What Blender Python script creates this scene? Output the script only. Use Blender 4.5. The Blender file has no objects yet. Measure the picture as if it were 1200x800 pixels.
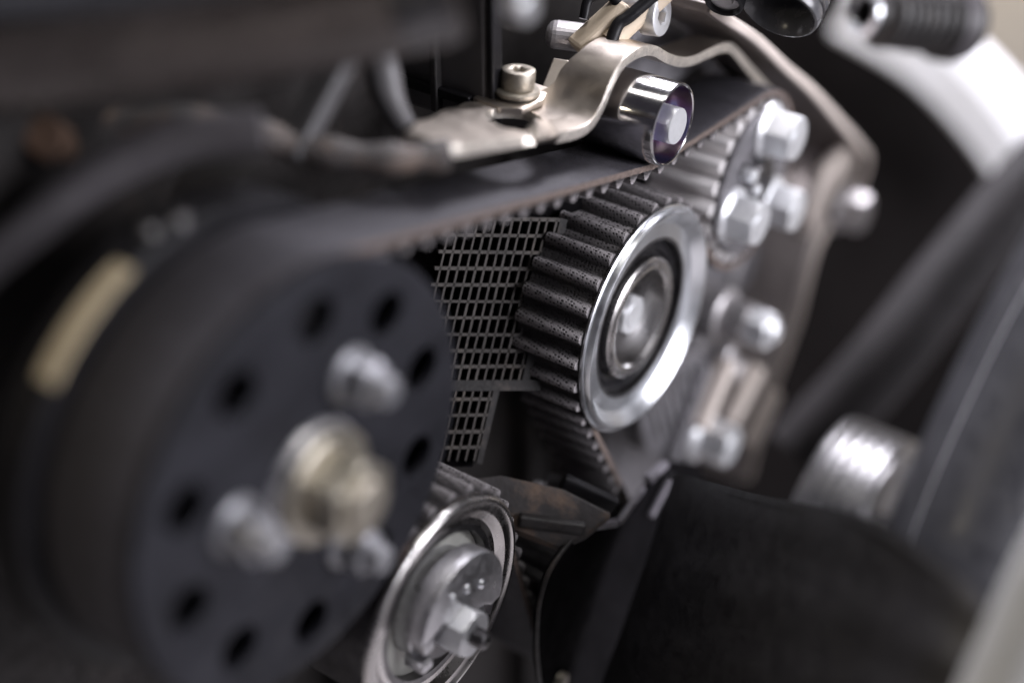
import bpy, bmesh, math, random
from mathutils import Vector, Matrix
random.seed(7)
MM = 0.001
PI = math.pi
scene = bpy.context.scene
COL = scene.collection

# ------------------------------------------------------------------ camera
# Engine frame: X = along the shafts, out of the engine; Y = along the engine front, away from the camera; Z = up.
PITCH, YAW, DIST = math.radians(35), math.radians(55), 0.370
BACK = Vector((math.cos(YAW)*math.cos(PITCH), -math.sin(YAW)*math.cos(PITCH), math.sin(PITCH)))
RIGHT = Vector((math.sin(YAW), math.cos(YAW), 0))
UP = BACK.cross(RIGHT)
cam_d = bpy.data.cameras.new('camera'); cam = bpy.data.objects.new('camera', cam_d); COL.objects.link(cam)
rot = Matrix((RIGHT, UP, BACK)).transposed().to_4x4()
cam.matrix_world = Matrix.Translation(BACK*DIST) @ rot
cam_d.lens = 50; cam_d.sensor_width = 36; cam_d.clip_start = 0.01; cam_d.clip_end = 50
cam_d.dof.use_dof = True; cam_d.dof.focus_distance = 0.403; cam_d.dof.aperture_fstop = 2.5
scene.camera = cam

# ------------------------------------------------------------------ world and lamps
w = bpy.data.worlds.new('World'); scene.world = w; w.use_nodes = True
w.node_tree.nodes['Background'].inputs[0].default_value = (0.86, 0.80, 1.0, 1)
w.node_tree.nodes['Background'].inputs[1].default_value = 0.03

def area(name, loc, target, sx, sy, power, col):
    d = bpy.data.lights.new(name, 'AREA'); d.shape = 'RECTANGLE'; d.size = sx; d.size_y = sy; d.energy = power; d.color = col
    o = bpy.data.objects.new(name, d); COL.objects.link(o); o.location = loc
    o.rotation_euler = (Vector(target)-Vector(loc)).to_track_quat('-Z', 'Y').to_euler()
    return o
area('window_lamp', (-0.55, 1.0, 1.10), (0, 0.05, 0), 1.1, 0.8, 105, (0.94, 0.92, 1.0))
area('doorway_lamp', (1.48, 0.34, 0.50), (0, 0.06, -0.02), 0.9, 0.8, 33, (0.94, 0.93, 1.0))
area('overhead_lamp', (0.15, 0.1, 1.3), (0, 0.05, 0), 0.25, 1.0, 4, (1.0, 0.97, 0.94))
area('ceiling_tube_lamp', (-0.55, -0.72, 0.72), (0, 0.07, 0.03), 0.9, 0.035, 6.0, (1.0, 0.88, 0.68))
vs = scene.view_settings
vs.view_transform = 'Standard'; vs.look = 'None'; vs.exposure = 0.35; vs.gamma = 1; vs.use_curve_mapping = False
scene.cycles.use_denoising = True
scene.cycles.max_bounces = 8

# ------------------------------------------------------------------ materials
MATS = {}
def mat(name, col, rough=0.5, metal=0.0, var=0.25, nscale=120.0, bump=0.0, bscale=900.0, dust=0.0, dcol=(0.20, 0.15, 0.11), rvar=0.12, spec=0.5, aniso=0.0, turned=0.0):
    m = bpy.data.materials.new(name); m.use_nodes = True
    nt = m.node_tree; N = nt.nodes; L = nt.links; p = N['Principled BSDF']
    tc = N.new('ShaderNodeTexCoord')
    n1 = N.new('ShaderNodeTexNoise'); n1.inputs['Scale'].default_value = nscale; n1.inputs['Detail'].default_value = 6; n1.inputs['Roughness'].default_value = 0.65
    L.new(tc.outputs['Object'], n1.inputs['Vector'])
    rmp = N.new('ShaderNodeValToRGB')
    rmp.color_ramp.elements[0].position = 0.3; rmp.color_ramp.elements[1].position = 0.72
    rmp.color_ramp.elements[0].color = tuple(c*(1-var) for c in col)+(1,)
    rmp.color_ramp.elements[1].color = tuple(min(1, c*(1+var)) for c in col)+(1,)
    L.new(n1.outputs['Fac'], rmp.inputs['Fac'])
    out = rmp.outputs['Color']
    mr = N.new('ShaderNodeMapRange'); mr.inputs['To Min'].default_value = max(0.02, rough-rvar); mr.inputs['To Max'].default_value = min(1, rough+rvar)
    mr.inputs['From Min'].default_value = 0.3; mr.inputs['From Max'].default_value = 0.7
    n2 = N.new('ShaderNodeTexNoise'); n2.inputs['Scale'].default_value = nscale*3.1; n2.inputs['Detail'].default_value = 8
    L.new(tc.outputs['Object'], n2.inputs['Vector']); L.new(n2.outputs['Fac'], mr.inputs['Value'])
    rough_out = mr.outputs['Result']
    if dust > 0:
        n3 = N.new('ShaderNodeTexNoise'); n3.inputs['Scale'].default_value = nscale*0.8; n3.inputs['Detail'].default_value = 9; n3.inputs['Roughness'].default_value = 0.72
        mp = N.new('ShaderNodeMapping'); mp.inputs['Location'].default_value = (3.1, 1.7, 0.4)
        L.new(tc.outputs['Object'], mp.inputs['Vector']); L.new(mp.outputs['Vector'], n3.inputs['Vector'])
        r3 = N.new('ShaderNodeMapRange'); r3.inputs['From Min'].default_value = 0.62-0.3*dust; r3.inputs['From Max'].default_value = 0.80-0.2*dust
        r3.inputs['To Max'].default_value = min(0.95, 0.35+dust)
        L.new(n3.outputs['Fac'], r3.inputs['Value'])
        mx = N.new('ShaderNodeMix'); mx.data_type = 'RGBA'
        L.new(r3.outputs['Result'], mx.inputs['Factor']); L.new(out, mx.inputs['A']); mx.inputs['B'].default_value = dcol+(1,)
        out = mx.outputs['Result']
        mm = N.new('ShaderNodeMix'); mm.data_type = 'FLOAT'; mm.inputs['B'].default_value = 0.85
        L.new(r3.outputs['Result'], mm.inputs['Factor']); L.new(rough_out, mm.inputs['A']); rough_out = mm.outputs['Result']
        if metal > 0:
            ml = N.new('ShaderNodeMath'); ml.operation = 'MULTIPLY_ADD'; ml.inputs[1].default_value = -metal; ml.inputs[2].default_value = metal
            L.new(r3.outputs['Result'], ml.inputs[0]); L.new(ml.outputs[0], p.inputs['Metallic'])
    L.new(out, p.inputs['Base Color']); L.new(rough_out, p.inputs['Roughness'])
    if not (dust > 0 and metal > 0): p.inputs['Metallic'].default_value = metal
    p.inputs['Specular IOR Level'].default_value = spec
    p.inputs['Anisotropic'].default_value = aniso
    if bump > 0:
        n4 = N.new('ShaderNodeTexNoise'); n4.inputs['Scale'].default_value = bscale; n4.inputs['Detail'].default_value = 5
        L.new(tc.outputs['Object'], n4.inputs['Vector'])
        b = N.new('ShaderNodeBump'); b.inputs['Strength'].default_value = bump; b.inputs['Distance'].default_value = 0.0004
        L.new(n4.outputs['Fac'], b.inputs['Height']); L.new(b.outputs['Normal'], p.inputs['Normal'])
    if turned > 0:      # fine concentric lathe marks about the local X axis
        sp = N.new('ShaderNodeSeparateXYZ'); L.new(tc.outputs['Object'], sp.inputs[0])
        cx = N.new('ShaderNodeCombineXYZ'); L.new(sp.outputs['Y'], cx.inputs['Y']); L.new(sp.outputs['Z'], cx.inputs['Z'])
        ln = N.new('ShaderNodeVectorMath'); ln.operation = 'LENGTH'; L.new(cx.outputs[0], ln.inputs[0])
        nw = N.new('ShaderNodeTexNoise'); nw.noise_dimensions = '1D'; nw.inputs['Scale'].default_value = 1700; nw.inputs['Detail'].default_value = 3
        L.new(ln.outputs['Value'], nw.inputs['W'])
        bt_ = N.new('ShaderNodeBump'); bt_.inputs['Strength'].default_value = turned; bt_.inputs['Distance'].default_value = 0.0002
        L.new(nw.outputs['Fac'], bt_.inputs['Height']); L.new(bt_.outputs['Normal'], p.inputs['Normal'])
        nb = N.new('ShaderNodeTexNoise'); nb.inputs['Scale'].default_value = 70; nb.inputs['Detail'].default_value = 8; nb.inputs['Roughness'].default_value = 0.7
        L.new(tc.outputs['Object'], nb.inputs['Vector'])
        sm = N.new('ShaderNodeMapRange'); sm.inputs['From Min'].default_value = 0.45; sm.inputs['From Max'].default_value = 0.75
        sm.inputs['To Min'].default_value = rough; sm.inputs['To Max'].default_value = rough+0.22
        L.new(nb.outputs['Fac'], sm.inputs['Value']); L.new(sm.outputs['Result'], p.inputs['Roughness'])
    MATS[name] = m
    return m

mat('cover_black', (0.0042, 0.0038, 0.0045), 0.85, 0, 0.4, 60, 0.1, 500, 0.02, (0.010, 0.008, 0.008), spec=0.05)
mat('shade_brown', (0.0065, 0.0055, 0.0055), 1.0, 0, 0.5, 12, spec=0.05)  # near-black colour stands in for shade below the wing
mat('rubber_back', (0.032, 0.030, 0.036), 0.66, 0, 0.35, 420, 0.7, 1900, 0.05, (0.07, 0.06, 0.055), spec=0.3)
mat('belt_edge', (0.13, 0.098, 0.084), 0.8, 0, 0.55, 900, 0.6, 2500, rvar=0.1)
mat('black_plastic', (0.010, 0.0095, 0.011), 0.42, 0, 0.3, 90, 0.15, 700, 0.05, (0.04, 0.034, 0.03), spec=0.22)
mat('matte_black', (0.009, 0.008, 0.0095), 0.6, 0, 0.3, 60, 0.1, 500, 0.04, (0.04, 0.033, 0.03))
mat('dusty_plastic', (0.022, 0.020, 0.020), 0.55, 0, 0.3, 140, 0.25, 900, 0.25, (0.13, 0.105, 0.09))
mat('rib_plastic', (0.058, 0.051, 0.047), 0.6, 0, 0.6, 90, 0.3, 1500, 0.25, (0.20, 0.165, 0.135))
mat('polished_steel', (0.68, 0.67, 0.68), 0.13, 1, 0.04, 200, rvar=0.02)
mat('bright_steel', (0.82, 0.84, 0.87), 0.28, 1, 0.05, 260, rvar=0.04, turned=0.12)
mat('race_steel', (0.56, 0.54, 0.53), 0.23, 1, 0.06, 220, rvar=0.015, turned=0.08)
mat('dark_steel', (0.17, 0.165, 0.17), 0.38, 1, 0.3, 200, 0.1, 1500, rvar=0.1)
mat('seal_rubber', (0.010, 0.0095, 0.011), 0.35, 0, 0.2, 200, 0.1, 1500, spec=0.3)
mat('zinc_bolt', (0.80, 0.81, 0.83), 0.42, 0.72, 0.06, 300, rvar=0.06)
mat('worn_bolt', (0.40, 0.365, 0.31), 0.48, 1, 0.3, 350, 0.3, 1500, 0.16, (0.22, 0.18, 0.13))
mat('yellow_zinc', (0.46, 0.425, 0.36), 0.40, 1, 0.2, 140, 0.25, 1200, 0.10, (0.20, 0.16, 0.11))
mat('bracket_zinc', (0.58, 0.52, 0.46), 0.38, 1.0, 0.06, 70, 0.06, 1500, rvar=0.06)
mat('bracket_edge', (0.74, 0.69, 0.62), 0.38, 0.9, 0.25, 500, 0.4, 1800, 0.08, (0.30, 0.24, 0.17))
mat('dark_cast', (0.20, 0.193, 0.205), 0.48, 0.6, 0.25, 130, 0.25, 1300, 0.10, (0.10, 0.08, 0.07))
mat('highlight_grey', (0.16, 0.15, 0.17), 0.45, 0, 0.2, 200, 0.1, 900)  # paler grey paints highlights onto the black cover edges
mat('housing_grey', (0.075, 0.072, 0.075), 0.42, 0, 0.2, 60, 0.2, 900, 0.06, (0.10, 0.085, 0.07))
mat('cast_aluminium', (0.48, 0.46, 0.465), 0.48, 0.75, 0.15, 130, 0.2, 1300, 0.10, (0.16, 0.13, 0.11))
mat('bright_cast', (0.84, 0.81, 0.80), 0.36, 0.25, 0.1, 160, rvar=0.06)
mat('pulley_steel', (0.30, 0.295, 0.30), 0.36, 0.9, 0.2, 120)
mat('dimmed_bolt', (0.34, 0.34, 0.36), 0.42, 0.75, 0.1, 200)  # bolt colour darkened in place of shade on the left side
mat('sintered_grey', (0.56, 0.555, 0.575), 0.38, 0.95, 0.2, 160, 0.3, 1400, 0.06, (0.12, 0.10, 0.09))
mat('sprocket_black', (0.017, 0.017, 0.021), 0.62, 0.1, 0.35, 60, 0.2, 900, 0.06, (0.03, 0.026, 0.023), spec=0.12)
mat('guard_dark', (0.17, 0.145, 0.135), 0.5, 0.4, 0.2, 90, 0.2, 800, 0.1, (0.16, 0.13, 0.11))
mat('guard_light', (0.74, 0.66, 0.60), 0.5, 0.3, 0.1, 90, 0.1, 800, 0.08, (0.34, 0.28, 0.23))
mat('guard_metal', (0.36, 0.325, 0.31), 0.48, 0.45, 0.2, 90, 0.2, 800, 0.18, (0.24, 0.19, 0.16))
mat('rusty_plate', (0.060, 0.055, 0.055), 0.55, 0.2, 0.3, 120, 0.4, 900, 0.42, (0.19, 0.125, 0.085))
mat('cream_plastic', (0.66, 0.55, 0.42), 0.45, 0, 0.1, 160, 0.1, 900, 0.05, (0.4, 0.32, 0.24))
mat('label_tan', (0.48, 0.40, 0.27), 0.6, 0, 0.15, 200, 0.05, 900)
mat('hose_rubber', (0.055, 0.046, 0.043), 0.30, 0, 0.25, 60, 0.2, 700, 0.12, (0.10, 0.08, 0.07))
mat('dark_hose', (0.014, 0.012, 0.013), 0.7, 0, 0.3, 60, 0.2, 700, spec=0.25)
mat('grey_hose', (0.055, 0.050, 0.054), 0.5, 0, 0.2, 60, 0.2, 700, 0.10, (0.16, 0.13, 0.11))
mat('blue_grey', (0.036, 0.036, 0.041), 0.42, 0.1, 0.15, 40, 0.1, 400, 0.08, (0.12, 0.11, 0.09))
mat('wet_rubber', (0.085, 0.085, 0.09), 0.24, 0.0, 0.2, 90, 0.05, 700, rvar=0.08)
mat('white_paint', (0.74, 0.74, 0.76), 0.6, 0, 0.04, 20, spec=0.3)
mat('beige_wall', (0.72, 0.66, 0.56), 0.8, 0, 0.08, 5)
mat('engine_dark', (0.012, 0.010, 0.0095), 0.65, 0.0, 0.4, 45, 0.4, 300, 0.15, (0.04, 0.030, 0.023), spec=0.25)
mat('copper_brown', (0.13, 0.08, 0.055), 0.6, 0.3, 0.3, 120, 0.2, 900)
mat('ground_dark', (0.26, 0.25, 0.25), 0.85, 0, 0.2, 8)
mat('pale_grey', (0.26, 0.26, 0.255), 0.6, 0, 0.15, 40)
mat('off_white', (0.50, 0.50, 0.46), 0.5, 0, 0.12, 140, 0.1, 900, 0.1, (0.3, 0.26, 0.2))

def tooth_material():
    m = mat('tooth_fabric', (0.036, 0.033, 0.034), 0.85, 0, 0.35, 160, spec=0.15)
    nt = m.node_tree; N = nt.nodes; L = nt.links; p = N['Principled BSDF']
    tc = N.new('ShaderNodeTexCoord')
    mp = N.new('ShaderNodeMapping'); mp.inputs['Scale'].default_value = (1, 1.3, 1.3); mp.inputs['Rotation'].default_value = (0.2, 0.3, 0.15)
    L.new(tc.outputs['Object'], mp.inputs['Vector'])
    v = N.new('ShaderNodeTexVoronoi'); v.inputs['Scale'].default_value = 860; v.inputs['Randomness'].default_value = 0.25
    L.new(mp.outputs['Vector'], v.inputs['Vector'])
    r = N.new('ShaderNodeMapRange'); r.inputs['From Min'].default_value = 0.22; r.inputs['From Max'].default_value = 0.45
    L.new(v.outputs['Distance'], r.inputs['Value'])
    # worn fabric shows on the crest (local +Z), rubber in the flanks
    sx = N.new('ShaderNodeSeparateXYZ'); L.new(tc.outputs['Object'], sx.inputs[0])
    cr = N.new('ShaderNodeMapRange'); cr.inputs['From Min'].default_value = 0.0004; cr.inputs['From Max'].default_value = 0.0026; cr.inputs['To Min'].default_value = 0.08
    L.new(sx.outputs['Z'], cr.inputs['Value'])
    mul = N.new('ShaderNodeMath'); mul.operation = 'MULTIPLY'; L.new(r.outputs['Result'], mul.inputs[0]); L.new(cr.outputs['Result'], mul.inputs[1])
    mx = N.new('ShaderNodeMix'); mx.data_type = 'RGBA'
    base = p.inputs['Base Color'].links[0].from_socket
    L.new(mul.outputs[0], mx.inputs['Factor']); L.new(base, mx.inputs['A']); mx.inputs['B'].default_value = (0.30, 0.28, 0.285, 1)
    L.new(mx.outputs['Result'], p.inputs['Base Color'])
    b = N.new('ShaderNodeBump'); b.inputs['Strength'].default_value = 0.9; b.inputs['Distance'].default_value = 0.0003
    L.new(r.outputs['Result'], b.inputs['Height']); L.new(b.outputs['Normal'], p.inputs['Normal'])
tooth_material()

def tinted_material():
    # steel with heat colours, blue to purple to straw, running along the bore
    m = bpy.data.materials.new('heat_tinted_steel'); m.use_nodes = True
    nt = m.node_tree; N = nt.nodes; L = nt.links; p = N['Principled BSDF']
    tc = N.new('ShaderNodeTexCoord'); n = N.new('ShaderNodeTexNoise'); n.inputs['Scale'].default_value = 110; n.inputs['Detail'].default_value = 3
    L.new(tc.outputs['Object'], n.inputs['Vector'])
    r = N.new('ShaderNodeValToRGB'); e = r.color_ramp.elements
    e[0].position = 0.32; e[0].color = (0.13, 0.14, 0.30, 1); e[1].position = 0.68; e[1].color = (0.42, 0.33, 0.32, 1)
    a = e.new(0.44); a.color = (0.30, 0.28, 0.46, 1); a = e.new(0.55); a.color = (0.34, 0.20, 0.31, 1)
    L.new(n.outputs['Fac'], r.inputs['Fac']); L.new(r.outputs['Color'], p.inputs['Base Color'])
    p.inputs['Metallic'].default_value = 1; p.inputs['Roughness'].default_value = 0.28
    MATS['heat_tinted_steel'] = m
tinted_material()

# ------------------------------------------------------------------ helpers (all lengths in mm)
def finish(me, smooth=35):
    me.update()
    if smooth:
        for p in me.polygons: p.use_smooth = True
        me.set_sharp_from_angle(angle=math.radians(smooth))
def obj(name, me, m, parent=None, loc=None, bevel=0.0, seg=2):
    o = bpy.data.objects.new(name, me); COL.objects.link(o)
    if m and not me.materials: me.materials.append(MATS[m])
    if parent: o.parent = parent
    if loc is not None: o.location = Vector(loc)*MM
    if bevel:
        b = o.modifiers.new('bevel', 'BEVEL'); b.width = bevel*MM; b.segments = seg; b.limit_method = 'ANGLE'; b.angle_limit = math.radians(38)
        b.harden_normals = False
    return o
def tag(o, label, cat, group=None, kind=None):
    o['label'] = label; o['category'] = cat
    if group: o['group'] = group
    if kind: o['kind'] = kind
    return o
def thing(name, label, cat, loc=(0, 0, 0), group=None, axis=None):
    o = bpy.data.objects.new(name, None); COL.objects.link(o); o.empty_display_size = 0.005
    o.location = Vector(loc)*MM
    if axis is not None: o.rotation_euler = Vector((1, 0, 0)).rotation_difference(Vector(axis).normalized()).to_euler()
    return tag(o, label, cat, group)
def pydata(name, v, f, smooth=35):
    me = bpy.data.meshes.new(name); me.from_pydata([tuple(Vector(q)*MM) for q in v], [], f)
    bm = bmesh.new(); bm.from_mesh(me); bmesh.ops.recalc_face_normals(bm, faces=bm.faces); bm.to_mesh(me); bm.free()
    finish(me, smooth); return me
def lathe(prof, n=72, c=(0, 0), closed=True, a0=0.0, a1=2*PI, wob=None, smooth=30):
    """revolve [(x, r), ...] about the X axis through (y, z) = c; closed joins the last profile point to the first"""
    full = abs(a1-a0-2*PI) < 1e-6
    k = n if full else n+1; m = len(prof); v = []; f = []
    for i in range(k):
        a = a0+(a1-a0)*i/n
        for x, r in prof: v.append((x, c[0]+r*math.cos(a), c[1]+r*math.sin(a)))
    for i in range(n):
        j = (i+1) % k
        for q in range(m if closed else m-1):
            q2 = (q+1) % m
            if prof[q][1] < 1e-6 and prof[q2][1] < 1e-6: continue
            f.append((i*m+q, i*m+q2, j*m+q2, j*m+q))
    if not full and closed:
        f.append(tuple(range(m))); f.append(tuple((k-1)*m+q for q in range(m)))
    me = pydata('lathe', v, f, 0)
    bm = bmesh.new(); bm.from_mesh(me); bmesh.ops.remove_doubles(bm, verts=bm.verts, dist=1e-7)
    bmesh.ops.dissolve_degenerate(bm, dist=1e-8, edges=bm.edges); bmesh.ops.recalc_face_normals(bm, faces=bm.faces); bm.to_mesh(me); bm.free()
    finish(me, smooth); return me
def hexhead(r, h, x0=0.0, rot=0.0, hole=0.0):
    """hexagon bolt head along +X with a turned, chamfered end"""
    v = []; f = []; n = 36; rows = []
    for x, lim in ((x0, 9), (x0+h*0.80, 9), (x0+h*0.93, 0.965), (x0+h, 0.87)):
        row = []
        for i in range(n):
            a = 2*PI*i/n+rot; t = ((a-rot) % (PI/3))-PI/6
            rr = min(r*math.cos(PI/6)/math.cos(t), r*lim)
            if lim == 9: rr = r*math.cos(PI/6)/math.cos(t)
            row.append(len(v)); v.append((x, rr*math.cos(a), rr*math.sin(a)))
        rows.append(row)
    for a, b in zip(rows, rows[1:]):
        for i in range(n): f.append((a[i], a[(i+1) % n], b[(i+1) % n], b[i]))
    f.append(tuple(rows[-1])); f.append(tuple(reversed(rows[0])))
    return pydata('hex_head', v, f, 24)
def box(sx, sy, sz, c=(0, 0, 0)):
    x, y, z = sx/2, sy/2, sz/2
    v = [(c[0]+a*x, c[1]+b*y, c[2]+d*z) for a in (-1, 1) for b in (-1, 1) for d in (-1, 1)]
    return pydata('box', v, [(0, 1, 3, 2), (4, 6, 7, 5), (0, 4, 5, 1), (2, 3, 7, 6), (0, 2, 6, 4), (1, 5, 7, 3)], 0)
def prism(poly, x0, x1, smooth=30):
    """extrude a (y, z) polygon along X"""
    n = len(poly); v = [(x0, y, z) for y, z in poly]+[(x1, y, z) for y, z in poly]
    f = [tuple(range(n)), tuple(range(2*n-1, n-1, -1))]+[(i, (i+1) % n, n+(i+1) % n, n+i) for i in range(n)]
    return pydata('prism', v, f, smooth)
def circle(cy, cz, r, n=32, a0=0): return [(cy+r*math.cos(a0+2*PI*i/n), cz+r*math.sin(a0+2*PI*i/n)) for i in range(n)]
def plate(outer, holes, x0, x1, bevel=0.0, smooth=30):
    """a (y, z) outline with holes, given thickness from x0 to x1"""
    cu = bpy.data.curves.new('plate', 'CURVE'); cu.dimensions = '2D'; cu.fill_mode = 'BOTH'
    for pts in [outer]+list(holes):
        s = cu.splines.new('POLY'); s.points.add(len(pts)-1); s.use_cyclic_u = True
        for q, (a, b) in zip(s.points, pts): q.co = (a*MM, b*MM, 0, 1)
    cu.extrude = (x1-x0)/2*MM-bevel*MM; cu.bevel_depth = bevel*MM; cu.bevel_resolution = 1
    if bevel: cu.offset = -bevel*MM
    o = bpy.data.objects.new('plate_tmp', cu); COL.objects.link(o)
    dg = bpy.context.evaluated_depsgraph_get(); me = bpy.data.meshes.new_from_object(o.evaluated_get(dg))
    bpy.data.objects.remove(o); bpy.data.curves.remove(cu)
    xm = (x0+x1)/2*MM
    for q in me.vertices: q.co = (q.co.z+xm, q.co.x, q.co.y)
    bm = bmesh.new(); bm.from_mesh(me); bmesh.ops.remove_doubles(bm, verts=bm.verts, dist=1e-7); bmesh.ops.recalc_face_normals(bm, faces=bm.faces); bm.to_mesh(me); bm.free()
    me.materials.clear(); finish(me, smooth); return me
def catmull(pts, k=8):
    P = [Vector(p) for p in pts]; P = [P[0]*2-P[1]]+P+[P[-1]*2-P[-2]]; out = []
    for i in range(1, len(P)-2):
        for j in range(k):
            t = j/k; a, b, c, d = P[i-1:i+3]
            out.append(0.5*((2*b)+(c-a)*t+(2*a-5*b+4*c-d)*t*t+(3*b-a-3*c+d)*t**3))
    out.append(P[-2]); return out
def tube(pts, r, n=20, k=8, caps=True, smooth=40):
    """round bar or hose through points; r a number or a function of 0..1"""
    P = catmull(pts, k) if k > 1 else [Vector(p) for p in pts]
    v = []; f = []; m = len(P)
    t0 = (P[1]-P[0]).normalized(); up = Vector((0, 0, 1)) if abs(t0.z) < 0.9 else Vector((1, 0, 0))
    s = t0.cross(up).normalized()
    for i, p in enumerate(P):
        t = (P[min(i+1, m-1)]-P[max(i-1, 0)]).normalized()
        s = (s-t*s.dot(t)).normalized(); u = t.cross(s)
        rr = r(i/(m-1)) if callable(r) else r
        for j in range(n):
            a = 2*PI*j/n; v.append(p+s*(rr*math.cos(a))+u*(rr*math.sin(a)))
    for i in range(m-1):
        for j in range(n): f.append((i*n+j, i*n+(j+1) % n, (i+1)*n+(j+1) % n, (i+1)*n+j))
    if caps: f.append(tuple(range(n))); f.append(tuple((m-1)*n+j for j in range(n)))
    return pydata('tube', v, f, smooth)
def bar(p0, p1, w, h, up=(0, 0, 1)):
    """rectangular bar between two points"""
    a, b = Vector(p0), Vector(p1); t = (b-a).normalized(); s = t.cross(Vector(up)).normalized(); u = s.cross(t)
    v = [q+s*(i*w/2)+u*(j*h/2) for q in (a, b) for i, j in ((-1, -1), (1, -1), (1, 1), (-1, 1))]
    return pydata('bar', v, [(0, 1, 2, 3), (7, 6, 5, 4), (0, 4, 5, 1), (1, 5, 6, 2), (2, 6, 7, 3), (3, 7, 4, 0)], 0)
def slab(pts, off):
    """closed plate from a ring of 3D points, thickened by the vector off"""
    n = len(pts); v = [Vector(p) for p in pts]+[Vector(p)+Vector(off) for p in pts]
    f = [tuple(range(n)), tuple(range(2*n-1, n-1, -1))]+[(i, (i+1) % n, n+(i+1) % n, n+i) for i in range(n)]
    return pydata('slab', v, f, 25)
def gear(c, n, rtip, depth, phase=0.0, k=12, soft=False):
    """round-tooth timing sprocket outline"""
    out = []
    for i in range(n*k):
        t = (i % k)/k; a = phase+2*PI*i/(n*k)
        g = max(0.0, 1-abs(t-0.5)/0.30); g = math.sqrt(1-(1-g)**2) if g < 1 else 1
        if soft: g = (0.5-0.5*math.cos(2*PI*t))**1.3
        r = rtip-depth*g
        out.append((c[0]+r*math.cos(a), c[1]+r*math.sin(a)))
    return out
def bolt(name, label, loc, r, h, mt='zinc_bolt', flange=1.28, fh=2.2, axis=None, rot=0.0, dome=True, group=None, cat='bolt', parent=None):
    """flanged hexagon bolt; as a part when parent is given"""
    if parent is None: t = thing(name, label, cat, loc, group, axis)
    else:
        t = bpy.data.objects.new(name, None); COL.objects.link(t); t.parent = parent; t.location = Vector(loc)*MM; t.empty_display_size = 0.004
    obj('hex_head', hexhead(r, h, fh*0.6, rot), mt, t)
    if flange: obj('flange', lathe([(0, 0), (0, r*flange), (fh*0.45, r*flange), (fh, r*0.98), (fh, 0)], 40, closed=False), mt, t)
    if dome: obj('end_boss', lathe([(h+fh*0.6-0.2, r*0.55), (h+fh*0.6+0.35, r*0.5), (h+fh*0.6+0.45, 0)], 32, closed=False), mt, t)
    return t

# ------------------------------------------------------------------ setting: dark engine bay behind
PL = (-79.5, 10.0); RO = (73.0, 33.5); CA = (138.5, -14.8); ID = (69.0, -31.0); CR = (44.0, -122.0); TE = (-34.6, -67.5)
W0, W1 = -22.0, 0.0
g = obj('ground', pydata('ground', [(-3000, -3000, -650), (3000, -3000, -650), (3000, 3000, -650), (-3000, 3000, -650)], [(0, 1, 2, 3)], 0), 'ground_dark'); g['kind'] = 'structure'
wl = obj('wall', box(1100, 30, 800, (-150, 740, -330)), 'beige_wall'); wl['kind'] = 'structure'

eb = thing('engine_block', 'dark grimy engine block behind the belt and pulleys', 'engine', (-90, 60, -100))
def eb_part(name, me, m='engine_dark', bevel=2.0): return obj(name, me, m, eb, None, bevel)
eb_part('casting', box(60, 420, 700, (-10, -60, 50)))
for i, (y, z, r, h) in enumerate(((-60, 70, 16, 12), (20, 60, 12, 16), (-20, 10, 20, 10), (60, -30, 15, 14), (0, -80, 18, 12), (100, -90, 14, 20), (-90, 130, 18, 14))):
    eb_part('boss', lathe([(18, 0), (18, r*1.15), (20+h*0.3, r), (20+h, r*0.92), (20+h, 0)], 40, (y, z), closed=False), bevel=0)
for i, y in enumerate((-110, -70, -15, 40, 75)):
    eb_part('rib', box(14, 5, 300, (24, y, -60)), bevel=1.2)

# ------------------------------------------------------------------ timing belt: one closed loop over six wheels
BT = 2.2      # thickness of the band under the teeth
LOOP = [(PL, 49.3, 1), (RO, 12.05+BT, -1), (CA, 28.8, 1), (ID, 33.5+BT, -1), (CR, 28.5, 1), (TE, 30.6+BT, -1)]   # centre, radius of the tooth-side line, side
def loop_points(step=0.8):
    n = len(LOOP); tang = []
    for i in range(n):
        (c0, r0, s0), (c1, r1, s1) = LOOP[i], LOOP[(i+1) % n]
        c0, c1 = Vector(c0), Vector(c1); d = c1-c0; D = d.length; u = d/D
        # travelling clockwise, an inner wheel lies to the right of the belt, an outer one to the left
        R0, R1 = r0*s0, r1*s1
        sa = (R0-R1)/D; ca = math.sqrt(1-sa*sa)
        left = Vector((-u.y, u.x)); nrm = left*ca+u*sa
        tang.append((c0+nrm*R0, c1+nrm*R1))
    pts = []
    for i in range(n):
        a, b = tang[i]; k = max(2, int((b-a).length/step))
        for j in range(k): pts.append(a+(b-a)*(j/k))
        c, r, s = LOOP[(i+1) % n]; c = Vector(c); e = tang[(i+1) % n][0]
        a0 = math.atan2(b.y-c.y, b.x-c.x); a1 = math.atan2(e.y-c.y, e.x-c.x)
        if s > 0:
            while a1 > a0: a1 -= 2*PI
        else:
            while a1 < a0: a1 += 2*PI
        k = max(2, int(abs(a1-a0)*r/step))
        for j in range(k):
            a = a0+(a1-a0)*j/k; pts.append(c+Vector((math.cos(a), math.sin(a)))*r)
    return pts
path = loop_points(); NP = len(path)
nrm = []
for i in range(NP):
    t = (path[(i+1) % NP]-path[i-1]).normalized(); nrm.append(Vector((-t.y, t.x)))     # points to the back of the belt (outside)
belt = thing('timing_belt', 'black toothed timing belt looped around all the pulleys', 'belt')
v = []; f = []; fm = []
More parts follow.
